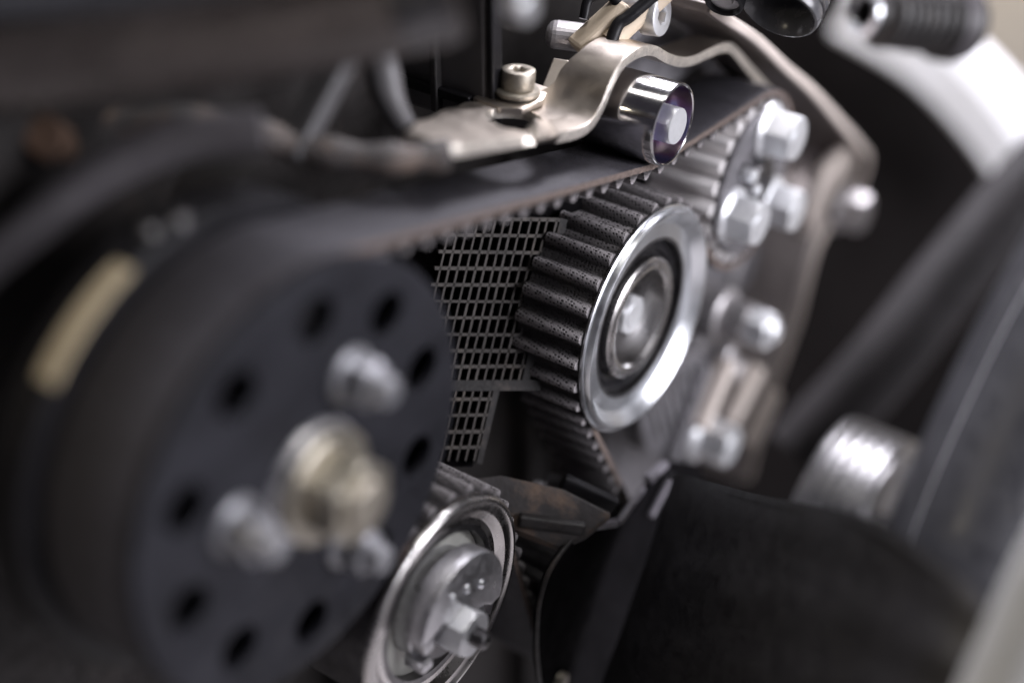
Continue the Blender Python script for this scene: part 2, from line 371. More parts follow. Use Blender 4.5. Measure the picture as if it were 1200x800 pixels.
# cross-section of the band: (x, height above the tooth-side line, waviness)
SEC = [(W0, 0.0), (W0, BT-0.3), (W0+0.4, BT), (W1-0.4, BT), (W1, BT-0.3), (W1+0.05, 0.9), (W1, 0.0)]
rnd = random.Random(3)
for i in range(NP):
    fray = rnd.uniform(-0.12, 0.16)
    for q, (x, h) in enumerate(SEC):
        p = path[i]+nrm[i]*h
        v.append((x+(fray if q >= 4 else 0), p.x, p.y))
m = len(SEC)
for i in range(NP):
    j = (i+1) % NP
    for q in range(m):
        q2 = (q+1) % m; f.append((i*m+q, j*m+q, j*m+q2, i*m+q2)); fm.append(1 if q in (4, 5) else (2 if q == 6 else 0))
me = bpy.data.meshes.new('belt_band'); me.from_pydata([tuple(Vector(q)*MM) for q in v], [], f)
for n_ in ('rubber_back', 'belt_edge', 'tooth_fabric'): me.materials.append(MATS[n_])
for p, k in zip(me.polygons, fm): p.material_index = k
finish(me, 40); obj('belt_band', me, None, belt)
# teeth: local X along the belt width, Y along the belt, Z away from the band
TH, TW = 2.8, 4.3
prof = []
for i in range(13):
    a = i/12; y = (a-0.5)*2
    h = TH*(1-abs(y)**2.4)**0.75 if abs(y) < 1 else 0
    prof.append((y*TW/2, h))
prof = [(-TW/2-0.9, -0.12), (-TW/2-0.3, 0.18)]+prof[1:-1]+[(TW/2+0.3, 0.18), (TW/2+0.9, -0.12)]
tv = []; tf = []; k = len(prof); XS = [W0+0.05, W0+0.35, W1-0.3, W1+0.1]
for xi, x in enumerate(XS):
    sc_ = 0.94 if xi in (0, 3) else 1.0
    for y, h in prof: tv.append((x, y*sc_, h*sc_ if h > 0 else h))
for xi in range(len(XS)-1):
    for q in range(k-1): tf.append((xi*k+q, xi*k+q+1, (xi+1)*k+q+1, (xi+1)*k+q))
tf.append(tuple(range(k))); tf.append(tuple((len(XS)-1)*k+q for q in range(k)))
tooth_me = pydata('tooth', tv, tf, 40); tooth_me.materials.append(MATS['tooth_fabric'])
cum = [0.0]
for i in range(NP): cum.append(cum[-1]+(path[(i+1) % NP]-path[i]).length)
LEN = cum[-1]; NT = round(LEN/8.0)
i = 0
for t in range(NT):
    s = (t+0.35)*LEN/NT
    while cum[i+1] < s: i += 1
    fr = (s-cum[i])/(cum[i+1]-cum[i]); p = path[i].lerp(path[(i+1) % NP], fr); nn = (nrm[i]*(1-fr)+nrm[(i+1) % NP]*fr).normalized()
    o = bpy.data.objects.new('tooth', tooth_me); COL.objects.link(o); o.parent = belt
    z = Vector((0, -nn.x, -nn.y)); x = Vector((1, 0, 0)); y = z.cross(x)
    o.matrix_local = Matrix.Translation(Vector((0, p.x, p.y))*MM) @ Matrix((x, y, z)).transposed().to_4x4()

# ------------------------------------------------------------------ large sprocket near the camera
ps = thing('drive_sprocket', 'large black sprocket disc with round holes, blurred near the camera', 'sprocket', (0, PL[0], PL[1]))
NPS = round(2*PI*49.3/8)
obj('toothed_rim', plate(gear((0, 0), NPS, 49.2, 2.6), [circle(0, 0, 46.0, 72)], -23.5, -0.4), 'sprocket_black', ps)
holes = [circle(39.3*math.cos(math.radians(10+36*i)), 39.3*math.sin(math.radians(10+36*i)), 5.3, 28) for i in range(10)]
obj('web', plate(circle(0, 0, 51.2, 120), holes+[circle(0, 0, 9.0, 36)], -0.3, 3.2, 0.7), 'sprocket_black', ps)
obj('rear_web', lathe([(-24, 10), (-24, 46), (-20, 46), (-20, 10)], 72), 'matte_black', ps)
obj('rear_drum', lathe([(-23, 46), (-23, 55.0), (-24, 56.2), (-33, 56.2), (-34.5, 55), (-34.5, 46)], 120), 'black_plastic', ps)
obj('label_strip', lathe([(-28.0, 56.1), (-28.0, 56.55), (-22.9, 56.55), (-22.9, 55.9)], 30, a0=math.radians(108), a1=math.radians(136)), 'label_tan', ps)
for a in (98, 92):
    a_ = math.radians(a); dd = Vector((0, math.cos(a_), math.sin(a_)))
    sc1 = obj('drum_screw', lathe([(0, 0), (0, 2.6), (1.0, 2.4), (1.6, 1.6), (1.8, 0)], 24, closed=False), 'dark_steel', ps, Vector((-28.5 if a == 98 else -26.0, 0, 0))+dd*56.0)
    sc1.rotation_euler = Vector((1, 0, 0)).rotation_difference(dd).to_euler()
obj('hub', lathe([(-20, 0), (-20, 15), (2.6, 15), (4.2, 14.2), (4.6, 12.5), (4.6, 0)], 48, closed=False), 'sintered_grey', ps)
nut = obj('hub_nut', lathe([(4.4, 13.4), (7.5, 13.4), (8.0, 12.8), (8.2, 8)], 48, closed=False), 'yellow_zinc', ps)
obj('hex_head', hexhead(10.2, 9.0, 8.0, 0.3), 'yellow_zinc', nut)
obj('end_boss', lathe([(16.2, 6.2), (18.4, 5.9), (19.2, 5.2), (19.3, 0)], 36, closed=False), 'worn_bolt', nut)
for a in (57, 168, -72):
    a = math.radians(a)
    bo = bolt('bolt', None, (3.3, 24.6*math.cos(a), 24.6*math.sin(a)), 5.5, 6.6, 'dimmed_bolt', 1.2, 2.2, parent=ps, rot=a)
    obj('stud_end', lathe([(8, 3.4), (11.4, 3.3), (12.2, 2.7), (12.3, 0)], 28, closed=False), 'dimmed_bolt', bo)

# ------------------------------------------------------------------ idler pulley in the middle
ip = thing('idler_pulley', 'bright steel idler pulley with the belt wrapped on it, mid picture', 'pulley', (0, ID[0], ID[1]))
obj('drum', lathe([(-22.5, 25), (-22.5, 33.4), (0.0, 33.4), (0.0, 25)], 96), 'dark_steel', ip)
obj('flange', lathe([(0.05, 26), (0.05, 35.6), (0.5, 36.2), (1.2, 36.4), (1.5, 36.0), (1.5, 35.4), (1.9, 35.3), (2.9, 35.1), (3.4, 34.7), (3.4, 34.0), (2.4, 33.0), (-0.4, 30.0), (-1.9, 27.4), (-2.3, 25.9), (-2.3, 25.3), (-3, 25.3)], 128, smooth=28), 'bright_steel', ip)
obj('seal', lathe([(-4.2, 25.2), (-2.8, 25.2), (-2.6, 24.4), (-3.2, 23.6), (-3.2, 22.7), (-2.7, 22.3), (-2.7, 21.6), (-3.6, 21.2), (-4.2, 19.4)], 96, closed=False), 'seal_rubber', ip)
obj('inner_race', lathe([(-16, 15.3), (-0.6, 15.3), (0.1, 15.8), (0.3, 16.6), (0.3, 17.4), (-0.1, 17.7), (-0.1, 18.6), (-0.6, 19.4), (-4.0, 19.6), (-16, 19.6)], 96), 'race_steel', ip)
obj('bore_floor', lathe([(-13, 15.5), (-13, 9.5), (-12.2, 9.2), (-12.2, 0)], 64, closed=False), 'dark_steel', ip)
ib = obj('bolt', lathe([(-12.4, 8.6), (-10.6, 8.6), (-10.2, 8.0), (-10.0, 5)], 48, closed=False), 'zinc_bolt', ip)
obj('hex_head', hexhead(6.9, 7.4, -10.4, 0.4), 'zinc_bolt', ib)
obj('end_boss', lathe([(-3.1, 4.0), (-2.7, 3.7), (-2.6, 0)], 32, closed=False), 'zinc_bolt', ib)

# ------------------------------------------------------------------ tensioner pulley, bottom centre
tp = thing('tensioner_pulley', 'grey belt tensioner with a round plate, nut and stud at the bottom edge', 'pulley', (0, TE[0], TE[1]))
obj('drum', lathe([(-22.5, 22), (-22.5, 30.5), (0, 30.5), (0, 22)], 96), 'dark_steel', tp)
obj('rim', lathe([(0.05, 24), (0.05, 32.2), (0.5, 32.9), (1.4, 33.2), (2.3, 32.9), (2.8, 32.2), (2.8, 31.4), (2.2, 30.6), (1.9, 29.6), (1.9, 28.4), (1.3, 27.8), (0.6, 26.6), (-0.4, 25.2), (-1.5, 24.6), (-8, 24.4), (-8, 24)], 128, smooth=25), 'race_steel', tp)
obj('bore', lathe([(-8, 24.5), (-9, 24.5), (-9, 12), (-8, 12)], 72), 'seal_rubber', tp)
obj('washer', lathe([(-6, 8), (-6, 21.8), (-4.4, 22.4), (-3.2, 21.8), (-3.2, 8)], 80), 'off_white', tp)
obj('base_disc', lathe([(-3.1, 0), (-3.1, 15.6), (2.2, 15.6), (2.7, 15.0), (2.7, 0)], 72, c=(-0.5, 1.5), closed=False), 'sintered_grey', tp)
# raised half-moon: round above, cut by a stepped chord below
def moon():
    c = (-0.5, 2.2); r = 18.2; pts = []
    for i in range(41):
        a = math.radians(-22+(172+22)*i/40); pts.append((c[0]+r*math.cos(a), c[1]+r*math.sin(a)))
    pts += [(-12.0, 5.2), (-9.0, 5.6), (-5.5, 3.0), (-1.0, 1.2), (4.0, -0.4), (9.0, -2.0), (12.0, -4.6)]
    return pts
mo = obj('eccentric_plate', plate(moon(), [], 2.6, 9.0, 0.7), 'sintered_grey', tp)
for y, z, r in ((-5.4, 12.6, 1.3), (1.0, 10.6, 1.5), (7.4, 7.4, 1.5)):
    obj('dimple', lathe([(8.8, r), (9.5, r*0.85), (9.9, r*0.45), (10.0, 0)], 20, (y, z), closed=False), 'bright_steel', mo)
kn = []
for i in range(40):
    a = 2*PI*i/40; rr = 1.0 if i % 2 else 0.86; kn.append((8.6+2.4*rr*math.cos(a), -5.6+4.0*rr*math.sin(a)))
obj('knurled_lug', prism(kn, 2.5, 7.6, 10), 'bright_steel', tp, bevel=0.2)
obj('lug', box(8, 4.4, 4.2, (3.0, -12.8, -0.6)), 'sintered_grey', tp, bevel=0.8)
obj('lug', box(7, 4.6, 3.8, (3.2, -13.5, -7.4)), 'sintered_grey', tp, bevel=0.8)
obj('collar', lathe([(2.4, 10.6), (4.6, 10.6), (5.2, 10.0), (5.2, 0)], 48, c=(-2.5, -1.5), closed=False), 'dark_steel', tp)
nu = obj('nut', hexhead(7.2, 8.8, 5.0, 0.25), 'zinc_bolt', tp)
nu.location = Vector((0, -2.5, -1.0))*MM
st = []
for i in range(9): st += [(13.2+i*0.5, 2.7), (13.45+i*0.5, 2.35)]
obj('stud', lathe([(12, 2.7)]+st+[(17.9, 2.0), (18.1, 1.3), (17.2, 1.1), (17.2, 0)], 32, c=(-2.5, -1.0), closed=False, smooth=20), 'dark_steel', tp)

# ------------------------------------------------------------------ steel guide roller pressing on the top run
gr = thing('guide_roller', 'polished steel guide roller with hex bolt pressing on the belt top', 'roller', (0, RO[0], RO[1]))
obj('sleeve', lathe([(-24, 10.6), (-24, 11.7), (-23.6, 12.0), (3.5, 12.0), (4.0, 11.75), (4.05, 11.35), (3.8, 11.1), (-9.4, 11.0), (-9.4, 10.6)], 128, smooth=28), 'polished_steel', gr)
obj('bore', lathe([(3.6, 11.12), (3.0, 10.95), (-9.0, 10.9), (-9.3, 10.2), (-9.3, 4)], 96, closed=False), 'heat_tinted_steel', gr)
rb = obj('bolt', lathe([(-9.4, 7.6), (-4.5, 7.6), (-4.0, 7.2), (-3.8, 4)], 48, closed=False), 'zinc_bolt', gr)
obj('hex_head', hexhead(5.9, 9.6, -4.2, 0.62), 'zinc_bolt', rb)

# ------------------------------------------------------------------ camshaft sprocket
cs = thing('camshaft_sprocket', 'grey toothed camshaft sprocket with three bright bolts, upper right', 'sprocket', (0, CA[0], CA[1]))
NC = round(2*PI*28.8/8)
obj('toothed_wheel', plate(gear((0, 0), NC, 28.7, 4.2, 0.1, 16, True), [circle(0, 0, 14, 40)], -25.0, -0.6, 0.25), 'bright_cast', cs)
obj('face_plate', plate(circle(0, 0, 25.3, 80), [[(13.2*math.cos(a)+3.0*math.cos(b_), 13.2*math.sin(a)+3.0*math.sin(b_)) for b_ in [2*PI*q/20 for q in range(20)]] for a in (0.35, 2.45, 4.55)], -0.5, 1.4, 0.4), 'dark_cast', cs)
obj('hub', lathe([(-26, 0), (-26, 15), (-0.9, 15), (-0.9, 0)], 48, closed=False), 'dark_steel', cs)
ce = obj('centre_cap', lathe([(1.3, 9.0), (3.4, 9.0), (4.2, 8.2), (4.2, 4.2), (3.0, 3.8), (3.0, 0)], 40, closed=False), 'dark_steel', cs)
for a in (76, 193, 313):
    a = math.radians(a)
    bolt('bolt', None, (1.4, 17.8*math.cos(a), 17.8*math.sin(a)), 8.0, 9.6, 'zinc_bolt', 1.18, 2.4, parent=cs, rot=a+0.35)
for y, z in ((-9.5, 7.5), (-5.5, 0.5)):
    obj('dowel', lathe([(1.2, 2.2), (5.0, 2.1), (5.6, 1.6), (5.7, 0)], 24, (y, z), closed=False), 'zinc_bolt', cs)
ck = thing('crankshaft_sprocket', 'dark toothed crankshaft sprocket half hidden behind the black lower cover', 'sprocket', (0, CR[0], CR[1]))
obj('toothed_wheel', plate(gear((0, 0), 22, 28.4, 2.8), [circle(0, 0, 10, 32)], -24, -0.5), 'dark_steel', ck)
obj('hub', lathe([(-24, 9.8), (3, 9.8), (3, 0)], 40, closed=False), 'dark_steel', ck)

# ------------------------------------------------------------------ stamped bracket arching over the guide roller
def resample(pts, n):
    P = [Vector(p) for p in catmull([(a, b, 0) for a, b in pts], 12)]; cu_ = [0]
    for a, b in zip(P, P[1:]): cu_.append(cu_[-1]+(b-a).length)
    out = []; i_ = 0
    for q in range(n):
        s_ = cu_[-1]*q/(n-1)
        while i_ < len(cu_)-2 and cu_[i_+1] < s_: i_ += 1
        out.append(P[i_].lerp(P[i_+1], (s_-cu_[i_])/(cu_[i_+1]-cu_[i_])))
    return [(p.x, p.y) for p in out]
def lerp_table(tab, x):
    if x <= tab[0][0]: return tab[0][1]
    for (a, b), (c, d) in zip(tab, tab[1:]):
        if x <= c:
            t = (x-a)/(c-a); t = t*t*(3-2*t); return b+(d-b)*t
    return tab[-1][1]
BP = [(-11.5, 58.6), (16.6, 49.6), (36, 43.0), (44.7, 40.6), (50.5, 40.6), (55.0, 43.6), (59.3, 48.6), (63.2, 51.6), (67.8, 53.0), (75.6, 52.7), (83.3, 50.4), (92.3, 44.8), (100.4, 40.8), (108, 38.6), (116.5, 37.5), (126, 36.0), (133.9, 33.0), (147.9, 21.3), (171.0, 1.9)]
NS, NX = 170, 40
cur = resample(BP, NS)
XF = -9.0
bm = bmesh.new(); grid = []; uv = []
for i, (y, z) in enumerate(cur):
    xb = lerp_table([(-11.5, -23), (2, -29), (24, -36), (36, -40), (48, -37), (57, -25), (66, -22), (104, -21), (120, -20), (171, -20)], y)
    xf = lerp_table([(-11.5, XF-2.5), (-9, XF), (171, XF)], y)
    row = []
    for j in range(NX):
        x = xf+(xb-xf)*j/(NX-1)
        row.append(bm.verts.new(Vector((x, y, z))*MM)); 
    grid.append(row)
HC, HA, HB = (-22.0, 33.0), 14.0, 8.3; hd = Vector((-0.57, 0.822)); hp = Vector((0.822, 0.57))
def hole_d(co):
    q = Vector((co.x/MM-HC[0], co.y/MM-HC[1])); return math.hypot(q.dot(hd)/HA, q.dot(hp)/HB)
for i in range(NS-1):
    for j in range(NX-1):
        vs4 = [grid[i][j], grid[i+1][j], grid[i+1][j+1], grid[i][j+1]]
        c4 = sum((q.co for q in vs4), Vector())/4
        if hole_d(c4) < 1.0: continue
        bm.faces.new(vs4)
bmesh.ops.delete(bm, geom=[q for q in bm.verts if not q.link_faces], context='VERTS')
for q in bm.verts:
    if q.is_boundary:
        d = hole_d(q.co)
        if 0.5 < d < 1.35:
            k_ = 1.0/d; ny = HC[1]+(q.co.y/MM-HC[1])*k_; nx_ = HC[0]+(q.co.x/MM-HC[0])*k_
            q.co.x = nx_*MM; q.co.y = ny*MM
bmesh.ops.recalc_face_normals(bm, faces=bm.faces)
me = bpy.data.meshes.new('bracket_plate'); bm.to_mesh(me); bm.free()
if sum(p.normal.z for p in me.polygons) < 0: me.flip_normals()
finish(me, 60)
mb = thing('mounting_bracket', 'stamped golden steel bracket arching over the polished guide roller', 'bracket')
me.materials.append(MATS['bracket_zinc']); me.materials.append(MATS['bracket_edge'])
o = obj('pressed_plate', me, None, mb)
so = o.modifiers.new('thick', 'SOLIDIFY'); so.thickness = 3.0*MM; so.offset = -1; so.material_offset_rim = 1; so.use_quality_normals = True
be = o.modifiers.new('bevel', 'BEVEL'); be.width = 0.28*MM; be.segments = 2; be.limit_method = 'ANGLE'; be.angle_limit = math.radians(50)
# turned-up lip behind the hole and a strengthening web under the arch
obj('web', bar((-27, 56, 40), (-29, 66, 47), 5.0, 2.4), 'bracket_zinc', mb, bevel=0.5)
obj('bolt_tab', plate([(40, -41), (55, -41), (58, -36), (57, -27), (50, -24.5), (42, -26), (39, -31)], [], 0, 2.2, 0.4), 'bracket_zinc', mb)
bt = bpy.data.objects['bolt_tab']
for q in bt.data.vertices: q.co = Vector((q.co.z, q.co.y, q.co.x+0.0405))
bt.data.flip_normals()

# socket cap bolt standing on the bracket
sb = thing('socket_bolt', 'grimy socket cap bolt with washer standing upright on the bracket tab', 'bolt', (-32, 47.7, 39.6), axis=(0.0, 0.12, 1))
obj('spacer', lathe([(0, 0), (0, 5.2), (3.4, 5.2), (3.4, 0)], 40, closed=False), 'black_plastic', sb)
obj('washer', lathe([(3.4, 0), (3.4, 6.1), (3.9, 6.4), (4.6, 6.4), (5.1, 5.9), (5.1, 0)], 48, closed=False), 'worn_bolt', sb)
kn = [];
obj('cap_head', plate(circle(0, 0, 4.7, 48), [[(r_*math.cos(a), r_*math.sin(a)) for a, r_ in [(2*PI*q/24, 2.35 if q % 4 in (0, 1) else 1.75) for q in range(24)]]], 5.0, 10.6, 0.55), 'worn_bolt', sb)
obj('socket_floor', lathe([(7.2, 2.6), (7.2, 0)], 24, closed=False), 'matte_black', sb)

# ------------------------------------------------------------------ parts above the bracket
cl = thing('cable_clip', 'cream and black cable clip fixed above the bracket arch', 'clip', (-25, 80, 52))
def rc_(*p): return [Vector(q)-Vector((-25, 80, 52)) for q in p]
a_, b_ = rc_((-40, 74.2, 49.8), (-27.7, 81.2, 48.4)); obj('lug', bar(a_, b_, 9.0, 7.2), 'cast_aluminium', cl, bevel=3.0, seg=4)
a_, b_ = rc_((-28.5, 72.5, 48.2), (-21.0, 86.0, 58.8)); obj('arm', bar(a_, b_, 8.0, 5.0), 'cream_plastic', cl, bevel=1.2)
obj('cushion', tube(rc_((-20.6, 77.4, 50.6), (-17.6, 83.6, 55.2), (-13.6, 90.5, 60.4), (-10, 97, 66)), 3.2, 18), 'cream_plastic', cl)
obj('spring_clip', tube(rc_((-8, 96, 68), (-13.2, 88.8, 62.4), (-17.0, 82.0, 57.6), (-18.9, 79.0, 55.6), (-19.0, 75.6, 51.6), (-19.6, 74.5, 49.8)), 1.9, 14), 'black_plastic', cl)
obj('ring', tube(rc_((-29.3, 77.4, 55.5), (-29.5, 80.5, 60.5), (-25.4, 84, 61.5), (-21.5, 84.0, 58.6), (-18.6, 82.6, 57.0)), 1.5, 14), 'black_plastic', cl)
wb = thing('socket_head_bolt', 'whitish socket head bolt beside the cream cable clip', 'bolt', (-23.5, 90.0, 55.0), axis=(0.97, 0.05, 0.10))
obj('shank', lathe([(0, 0), (0, 4.4), (6.2, 4.6), (6.6, 4.8), (6.6, 0)], 40, closed=False), 'cast_aluminium', wb)
obj('cap_head', plate(circle(0, 0, 5.9, 48), [circle(0, 0, 2.5, 6)], 6.6, 12.4, 0.6), 'zinc_bolt', wb)
obj('socket_floor', lathe([(8.6, 2.8), (8.6, 0)], 12, closed=False), 'matte_black', wb)

# open hose end hanging in from above, and a smaller one beside it
hz = thing('hose_end', 'wide open black hose end hanging in at the top edge', 'hose', (18, 105.6, 60.2), axis=(0.05, -0.62, -0.42))
obj('sleeve', lathe([(-60, 11.4), (-60, 8.0), (-3.5, 8.0), (-1.5, 8.3), (0.9, 9.9), (1.6, 10.5), (1.4, 11.1), (0.4, 11.4), (-1.2, 11.5), (-2.6, 11.2), (-4.5, 11.2), (-5.2, 11.7), (-7.4, 11.7), (-8.2, 11.3)], 96), 'wet_rubber', hz)
obj('bead', lathe([(-3.6, 11.1), (-3.6, 11.6), (-3.1, 11.8), (-2.6, 11.6), (-2.6, 11.1)], 96), 'dark_steel', hz)
obj('lining', lathe([(-4, 8.05), (-40, 7.9), (-40, 0)], 72, closed=False), 'seal_rubber', hz)
hs = thing('small_hose_end', 'small black ring-ended tube next to the open hose', 'hose', (4.5, 97.0, 61.5), axis=(0.15, -0.62, -0.42))
obj('ring', lathe([(-30, 5.4), (-30, 4.2), (0.2, 4.3), (0.8, 4.8), (0.4, 5.4), (-0.6, 5.6)], 64), 'black_plastic', hs)
obj('insert', lathe([(-1.0, 4.25), (-1.2, 2.4), (-0.6, 2.0), (-0.6, 0)], 40, closed=False), 'cast_aluminium', hs)

# plastic housing left of the socket bolt
ph = thing('plastic_housing', 'black plastic housing with an upright edge behind the bracket tab', 'housing', (-58, 41, 33))
obj('wall', box(48, 5.0, 60, (-4, 3, 30)), 'housing_grey', ph, bevel=1.0)
obj('edge_flange', box(2.2, 4.6, 62, (21.4, 3.0, 30)), 'black_plastic', ph, bevel=0.6)
obj('rib', box(40, 2.4, 3, (-4, -0.6, 8)), 'black_plastic', ph, bevel=0.5)
obj('rib', box(2.4, 3.0, 48, (4, -0.9, 26)), 'dusty_plastic', ph, bevel=0.5)
obj('foot', box(14, 10, 4, (16, -4, -1)), 'black_plastic', ph, bevel=1.0)

# ------------------------------------------------------------------ lattice of the rear cover between the wheels
lt = thing('lattice_cover', 'dusty plastic lattice panel between the big sprocket and idler', 'cover', (-30, 29, -16))
H = (RIGHT*0.985-BACK*0.17).normalized(); V = (UP*0.93+RIGHT*0.22+BACK*0.1); V = (V-H*(V.dot(H))*0.0).normalized(); Nn = H.cross(V).normalized()
def lpt(a, b, c=0): return H*a+V*b+Nn*c
def lrib(p0, p1, wid, dep):
    a, b = p0, p1; t = (b-a).normalized(); s = t.cross(Nn).normalized()
    v = []
    for q in (a, b):
        for i_, j_ in ((-1, 0), (1, 0), (0.6, -1), (-0.6, -1)): v.append(q+s*(i_*wid/2)+Nn*(j_*dep))
    return pydata('rib', v, [(0, 1, 2, 3), (7, 6, 5, 4), (0, 4, 5, 1), (1, 5, 6, 2), (2, 6, 7, 3), (3, 7, 4, 0)], 0)
for k in range(-6, 7):
    obj('upright_rib', lrib(lpt(k*2.55, -24.5), lpt(k*2.55+random.uniform(-.2,.2), 26), random.uniform(0.5, 0.72), random.uniform(3.2, 4.2)), 'rib_plastic', lt)
for k in range(-9, 6):
    if k in (-5,): continue
    obj('cross_rib', lrib(lpt(-17, k*4.9+1.2), lpt(16.2 if k > -5 else 8.5, k*4.9+1.2+random.uniform(-.25,.25)), random.uniform(0.75, 1.1), 5.0), 'rib_plastic', lt)
obj('frame', lrib(lpt(17.4, -23), lpt(17.4, 26), 2.2, 5.5), 'dusty_plastic', lt)
obj('frame', lrib(lpt(9.4, -48), lpt(9.4, -25), 1.8, 5.5), 'dusty_plastic', lt)
obj('band', lrib(lpt(-17, -24.0, 0.2), lpt(22, -24.0, 0.2), 3.2, 5), 'dusty_plastic', lt)
for k in range(-6, 4):
    obj('upright_rib', lrib(lpt(k*2.55, -47), lpt(k*2.55, -25.8), 0.55, 4.0), 'rib_plastic', lt)
obj('backing', slab([lpt(-19, -50, -4.6), lpt(8.5, -50, -4.6), lpt(12, -24, -4.6), lpt(26, -20, -4.6), lpt(26, 32, -4.6), lpt(-19, 32, -4.6)], Nn*-1.5), 'cover_black', lt)

# ------------------------------------------------------------------ lower black cover and dusty plate
lc = thing('lower_cover', 'plain black plastic lower cover filling the bottom right', 'cover', (10, 40, -110))
fp = [(4.7, -148.1), (-0.5, -112), (-0.3, -94.0), (1.6, -86.5), (5.3, -81.1), (14.2, -77.9), (26.0, -78.2), (44.1, -90.7), (54.7, -92.3), (70.0, -86.0), (76.0, -87.4), (100, -106), (112, -170), (10, -190)]
fp = [(y-40, z+110) for y, z in fp]
obj('front_panel', plate(fp, [], -2.2, 0.4, 0.5), 'cover_black', lc)
obj('rim', tube([(-0.4, y, z) for y, z in fp[0:8]], 0.75, 10, 4), 'dusty_plastic', lc)
def rel(p, c): return Vector(p)-Vector(c)
ct = catmull([rel(p, (10, 40, -110)) for p in ((21.0, 58.0, -74.5), (25.6, 54.4, -70.6), (41.4, 45.0, -59.7), (56.4, 35.1, -48.7), (77.0, 19.8, -31.2), (94.5, 7.3, -16.5), (110.6, -5.0, -5.8), (125.5, -16.1, 0.3), (136.9, -21.4, -1.2), (149.0, -26.1, -9.6))], 8)
cb_ = catmull([rel(p, (10, 40, -110)) for p in ((20.0, 14, -146), (28.7, 5.1, -139.6), (44.4, -1.9, -125.7), (61.1, -7.8, -111.6), (76.9, -14.4, -97.2), (95.5, -26.6, -74.5), (109.7, -32.5, -58.1), (121.2, -40.2, -41.8), (130.3, -41.8, -36.0), (141.5, -42.6, -36))], 8)
v = []; f = []; K = 22
for a, b in zip(ct, cb_):
    for q in range(K):
        if q < 4: p = a-BACK*(9*(1-q/4)**2)-(b-a).normalized()*(1.2*(1-(1-q/4)**2)-1.2)        # rolled top edge
        else:
            t = (q-4)/(K-5); p = a.lerp(b, t)+BACK*(5.0*math.sin(t*PI)+0.8*math.sin(t*22))
        v.append(p)
for i in range(len(ct)-1):
    for q in range(K-1): f.append((i*K+q, i*K+q+1, (i+1)*K+q+1, (i+1)*K+q))
o = obj('side_panel', pydata('side_panel', v, f, 60), 'matte_black', lc)
so = o.modifiers.new('thick', 'SOLIDIFY'); so.thickness = 2*MM
for (y0, z0, y1, z1, x, w_) in ((40.5, -86.6, 55.0, -82.6, 12.2, 1.8), (56.5, -80.6, 67.5, -81.0, 12.6, 3.4), (59.5, -98.0, 73.0, -89.6, 13.0, 2.0), (25.5, -77.6, 41.0, -87.4, 11.6, 1.4)):
    obj('highlight_tab', bar((x-10, y0-40, z0+110), (x-10, y1-40, z1+110), 2.4, w_, up=(1, 0, 0)), 'highlight_grey', lc, bevel=0.6)  # pale bars paint the edge highlight along the cover's clips
obj('cover_screw', lathe([(0, 0), (0, 3.0), (2.2, 2.8), (2.6, 2.0), (2.6, 0)], 28, (-29, -22), closed=False), 'worn_bolt', lc)

rp = thing('dusty_plate', 'dirt-covered sloping metal plate between tensioner and lower cover', 'plate', (-2, 15, -69))
rpts = [(-24, 3.8, -61.8), (-12.5, 12.0, -59.6), (3.1, 21.9, -64.2), (16.8, 27.5, -71.0), (12.5, 20.0, -76.0), (7.8, 13.1, -78.2), (-5.9, 7.5, -73.4), (-18, 2, -68)]
obj('sheet', slab([rel(p, (-2, 15, -69)) for p in rpts], Vector((0, 0, -2.5))), 'rusty_plate', rp, bevel=0.6)
obj('edge_bar', bar(rel((-4, 9.0, -70.5), (-2, 15, -69)), rel((12.0, 20.5, -74.5), (-2, 15, -69)), 3.0, 4.0), 'dusty_plastic', rp, bevel=0.8)
obj('stop', bar(rel((1, 24.5, -64.0), (-2, 15, -69)), rel((15.5, 32, -72), (-2, 15, -69)), 3.0, 5.0), 'black_plastic', rp, bevel=0.8)

# ------------------------------------------------------------------ right side: rear plate, guard, bolts, water pump
def ribbon(pts, th, x0, x1, n=60, smooth=50):
    c = resample(pts, n); v = []; f = []
    for i, (y, z) in enumerate(c):
        a, b = c[max(0, i-1)], c[min(n-1, i+1)]; t = Vector((b[0]-a[0], b[1]-a[1])).normalized(); nn = Vector((-t.y, t.x))
        for x, h in ((x0, 0), (x1, 0), (x1, th), (x0, th)): v.append((x, y+nn.x*h, z+nn.y*h))
    for i in range(n-1):
        for q in range(4): f.append((i*4+q, i*4+(q+1) % 4, (i+1)*4+(q+1) % 4, (i+1)*4+q))
    f.append((0, 1, 2, 3)); f.append(tuple((n-1)*4+q for q in range(4)))
    return pydata('ribbon', v, f, smooth)
rc = thing('rear_plate', 'grey cast plate behind the camshaft sprocket', 'plate', (-30, 150, -60))
rpy = [(92, 30), (120, 42), (150, 24), (200, -8), (240, -45), (250, -66), (222, -86), (214, -112), (196, -142), (182, -178), (110, -178), (100, -100)]
obj('casting', plate([(y-150, z+60) for y, z in rpy], [], -4, 0, 0.8), 'dark_cast', rc)
for y, z, r in ((60, 22, 9), (48, -28, 12), (20, -62, 15), (4, -20, 30)):
    obj('boss', lathe([(-1, r*1.1), (4, r), (5, r*0.9), (5, 0)], 48, (y, z), closed=False), 'dark_cast', rc)
for y0, z0, y1, z1 in ((-20, -40, 30, -48), (10, -52, 36, -92), (-10, 14, 48, 10), (62, 6, 36, -30)):
    obj('rib', bar((2, y0, z0), (2, y1, z1), 4, 8, up=(1, 0, 0)), 'cast_aluminium', rc, bevel=1.0)
gd = thing('guard_strip', 'beige edge guard strip running round the rear plate', 'guard', (-18, 190, -60))
rail = [(108, 56), (115.1, 51.2), (140.5, 35.2), (165, 17), (191, -1.6), (225, -28.5), (252, -50.5), (259.5, -58), (259.5, -66), (252, -74), (240.7, -79.6)]
